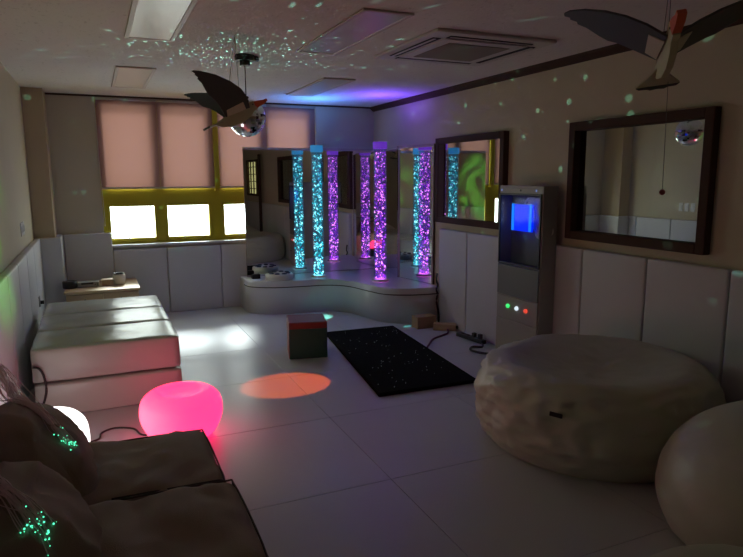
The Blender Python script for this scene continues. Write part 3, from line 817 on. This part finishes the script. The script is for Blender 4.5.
# ------------------------------------------------------------------ small wall fittings
for i, (y, lab) in enumerate(((6.45, 'white light switch nearest the pillar of three on the left wall'), (6.35, 'middle white light switch of three on the left wall'), (6.25, 'white light switch nearest the camera of three on the left wall'))):
    t = thing('light_switch', lab, 'light switch', (XL, y, 1.18), group='light switches on the left wall')
    obj('plate', bx(0, .008, -.035, .035, -.06, .06, .003, 1), M['ceramic'], t); obj('rocker', bx(.008, .013, -.016, .016, -.03, .03, .002, 1), M['ceramic'], t)
wo = thing('wall_outlet', 'small outlet with black plug low on the left wall behind the mats', 'outlet', (XL + .061, 6.62, .46))
obj('plate', bx(0, .01, -.04, .04, -.05, .05, .003, 1), M['grey'], wo); obj('plug', cy((.025, 0, -.01), .018, .03, 14, axis='x'), M['black'], wo)

# ------------------------------------------------------------------ light
w = bpy.data.worlds.new('overcast_sky'); scn.world = w; w.use_nodes = True
w.node_tree.nodes['Background'].inputs[0].default_value = (.90, 1., .97, 1); w.node_tree.nodes['Background'].inputs[1].default_value = 10.

def lamp_obj(name, typ, loc, energy, col, target=None, **k):
    l = bpy.data.lights.new(name, typ); l.energy = energy; l.color = col
    for a, v in k.items(): setattr(l, a, v)
    o = bpy.data.objects.new(name, l); link(o); o.location = loc
    if target is not None:
        o.rotation_euler = (Vector(target) - Vector(loc)).to_track_quat('-Z', 'Y').to_euler()
    return o
po = lamp_obj('window_portal', 'AREA', ((WX0 + WX1) / 2, YB + .19, (WZ0 + WZ1) / 2), 1, (1, 1, 1), None, shape='RECTANGLE', size=WX1 - WX0, size_y=WZ1 - WZ0)
po.rotation_euler = (-PI / 2, 0, 0); po.data.cycles.is_portal = True
sun = lamp_obj('hazy_sun', 'SUN', (1, 9, 5), 11., (.90, 1., .99), None, angle=math.radians(15))
sun.rotation_euler = Vector((-.20, -math.cos(math.radians(36)), -math.sin(math.radians(36)))).to_track_quat('-Z', 'Y').to_euler()

# light thrown upwards by the tube lamps
lamp_obj('cyan_uplight', 'SPOT', (2.49, 7.21, 2.015), 42, (.07, .30, 1.), (2.49, 7.25, 3), spot_size=math.radians(150), spot_blend=1., shadow_soft_size=.07)
lamp_obj('violet_uplight', 'SPOT', (3.06, 6.62, 2.035), 40, (.17, .06, 1.), (3.05, 6.65, 3), spot_size=math.radians(150), spot_blend=1., shadow_soft_size=.07)
# orange pin spot
lamp_obj('orange_spot', 'SPOT', (2.95, 4.60, 2.45), 370, (1., .135, .02), (1.31, 4.575, 0), spot_size=math.radians(11.6), spot_blend=.06, shadow_soft_size=.012)

# moving-dots effect: added point lamps stand in for spots reflected by the ball
def dots_lamp(side):
    l = lamp_obj('disco_dots', 'POINT', (1.13 + side * .162, 4.915, 2.11), 150, (1, 1, 1), None, shadow_soft_size=.002)
    d = l.data; d.use_nodes = True; nt = d.node_tree
    em = [n for n in nt.nodes if n.type == 'EMISSION'][0]
    tc = nt.nodes.new('ShaderNodeTexCoord')
    v = nt.nodes.new('ShaderNodeTexVoronoi'); v.feature = 'F1'; v.inputs['Scale'].default_value = 13.; v.inputs['Randomness'].default_value = .75
    nt.links.new(tc.outputs['Normal'], v.inputs['Vector'])
    mr = nt.nodes.new('ShaderNodeMapRange'); mr.inputs['From Min'].default_value = .10; mr.inputs['From Max'].default_value = .165
    mr.inputs['To Min'].default_value = 1; mr.inputs['To Max'].default_value = 0
    nt.links.new(v.outputs['Distance'], mr.inputs['Value'])
    ml = nt.nodes.new('ShaderNodeMath'); ml.operation = 'MULTIPLY'; ml.inputs[1].default_value = .50
    sp = nt.nodes.new('ShaderNodeSeparateXYZ'); nt.links.new(tc.outputs['Normal'], sp.inputs[0])
    cut = nt.nodes.new('ShaderNodeMapRange'); cut.inputs['From Min'].default_value = -.46; cut.inputs['From Max'].default_value = -.40
    nt.links.new(sp.outputs['Z'], cut.inputs['Value'])
    mc = nt.nodes.new('ShaderNodeMath'); mc.operation = 'MULTIPLY'; nt.links.new(mr.outputs[0], mc.inputs[0]); nt.links.new(cut.outputs[0], mc.inputs[1])
    nt.links.new(mc.outputs[0], ml.inputs[0]); nt.links.new(ml.outputs[0], em.inputs['Strength'])
    em.inputs['Color'].default_value = (.35, 1., .75, 1)
    return l
dots_lamp(-1); dots_lamp(1)

# green aurora projector on the left wall
def aurora():
    l = lamp_obj('aurora_projector', 'SPOT', (2.9, 2.0, 1.55), 1, (1, 1, 1), (-.6, 4.25, 1.38), spot_size=math.radians(24), spot_blend=.6, shadow_soft_size=.03)
    d = l.data; d.energy = 460; d.use_nodes = True; nt = d.node_tree
    em = [n for n in nt.nodes if n.type == 'EMISSION'][0]
    tc = nt.nodes.new('ShaderNodeTexCoord'); n = node(nt, 'ShaderNodeTexNoise', Scale=6., Detail=2., Distortion=1.2)
    nt.links.new(tc.outputs['Normal'], n.inputs['Vector'])
    r = nt.nodes.new('ShaderNodeValToRGB'); r.color_ramp.elements[0].position = .42; r.color_ramp.elements[0].color = (0.02, .06, .03, 1)
    r.color_ramp.elements[1].position = .60; r.color_ramp.elements[1].color = (.18, 1., .10, 1)
    nt.links.new(n.outputs['Fac'], r.inputs[0]); nt.links.new(r.outputs[0], em.inputs['Color'])
    return l
aurora()
# unseen spots added to throw a cyan streak and glint near the platform
lamp_obj('cyan_beam', 'SPOT', (.7, 5.3, 1.5), 500, (.15, 1., .85), (3.05, 5.90, 0), spot_size=math.radians(1.5), spot_blend=.5, shadow_soft_size=.004)
lamp_obj('teal_beam', 'SPOT', (1.25, 5.2, 2.0), 900, (.25, 1., .75), (2.36, 6.72, 0), spot_size=math.radians(5.5), spot_blend=.9, shadow_soft_size=.004)

# ------------------------------------------------------------------ camera
yaw, pitch, roll = 0.41852966, -0.16201772, -0.00476075
cyw, syw, cp, sp = math.cos(yaw), math.sin(yaw), math.cos(pitch), math.sin(pitch)
F = Vector((syw * cp, cyw * cp, sp)); Rt = Vector((cyw, -syw, 0)); U = Rt.cross(F)
r_, u_ = Rt * math.cos(roll) + U * math.sin(roll), U * math.cos(roll) - Rt * math.sin(roll)
cam = bpy.data.cameras.new('camera'); cam.sensor_width = 36; cam.lens = 618 / 743 * 36; cam.clip_start = .02
co = bpy.data.objects.new('camera', cam); link(co)
mw = Matrix((r_, u_, -F)).transposed().to_4x4(); mw.translation = (0, 0, 1.62)
co.matrix_world = mw
scn.camera = co

scn.view_settings.view_transform = 'Standard'; scn.view_settings.look = 'None'
scn.view_settings.exposure = 0; scn.view_settings.gamma = 1; scn.view_settings.use_curve_mapping = False
c = scn.cycles
c.use_denoising = True
c.max_bounces = 10; c.diffuse_bounces = 5; c.glossy_bounces = 6; c.transmission_bounces = 6; c.transparent_max_bounces = 16
c.sample_clamp_indirect = 6.
c.caustics_reflective = False; c.caustics_refractive = False
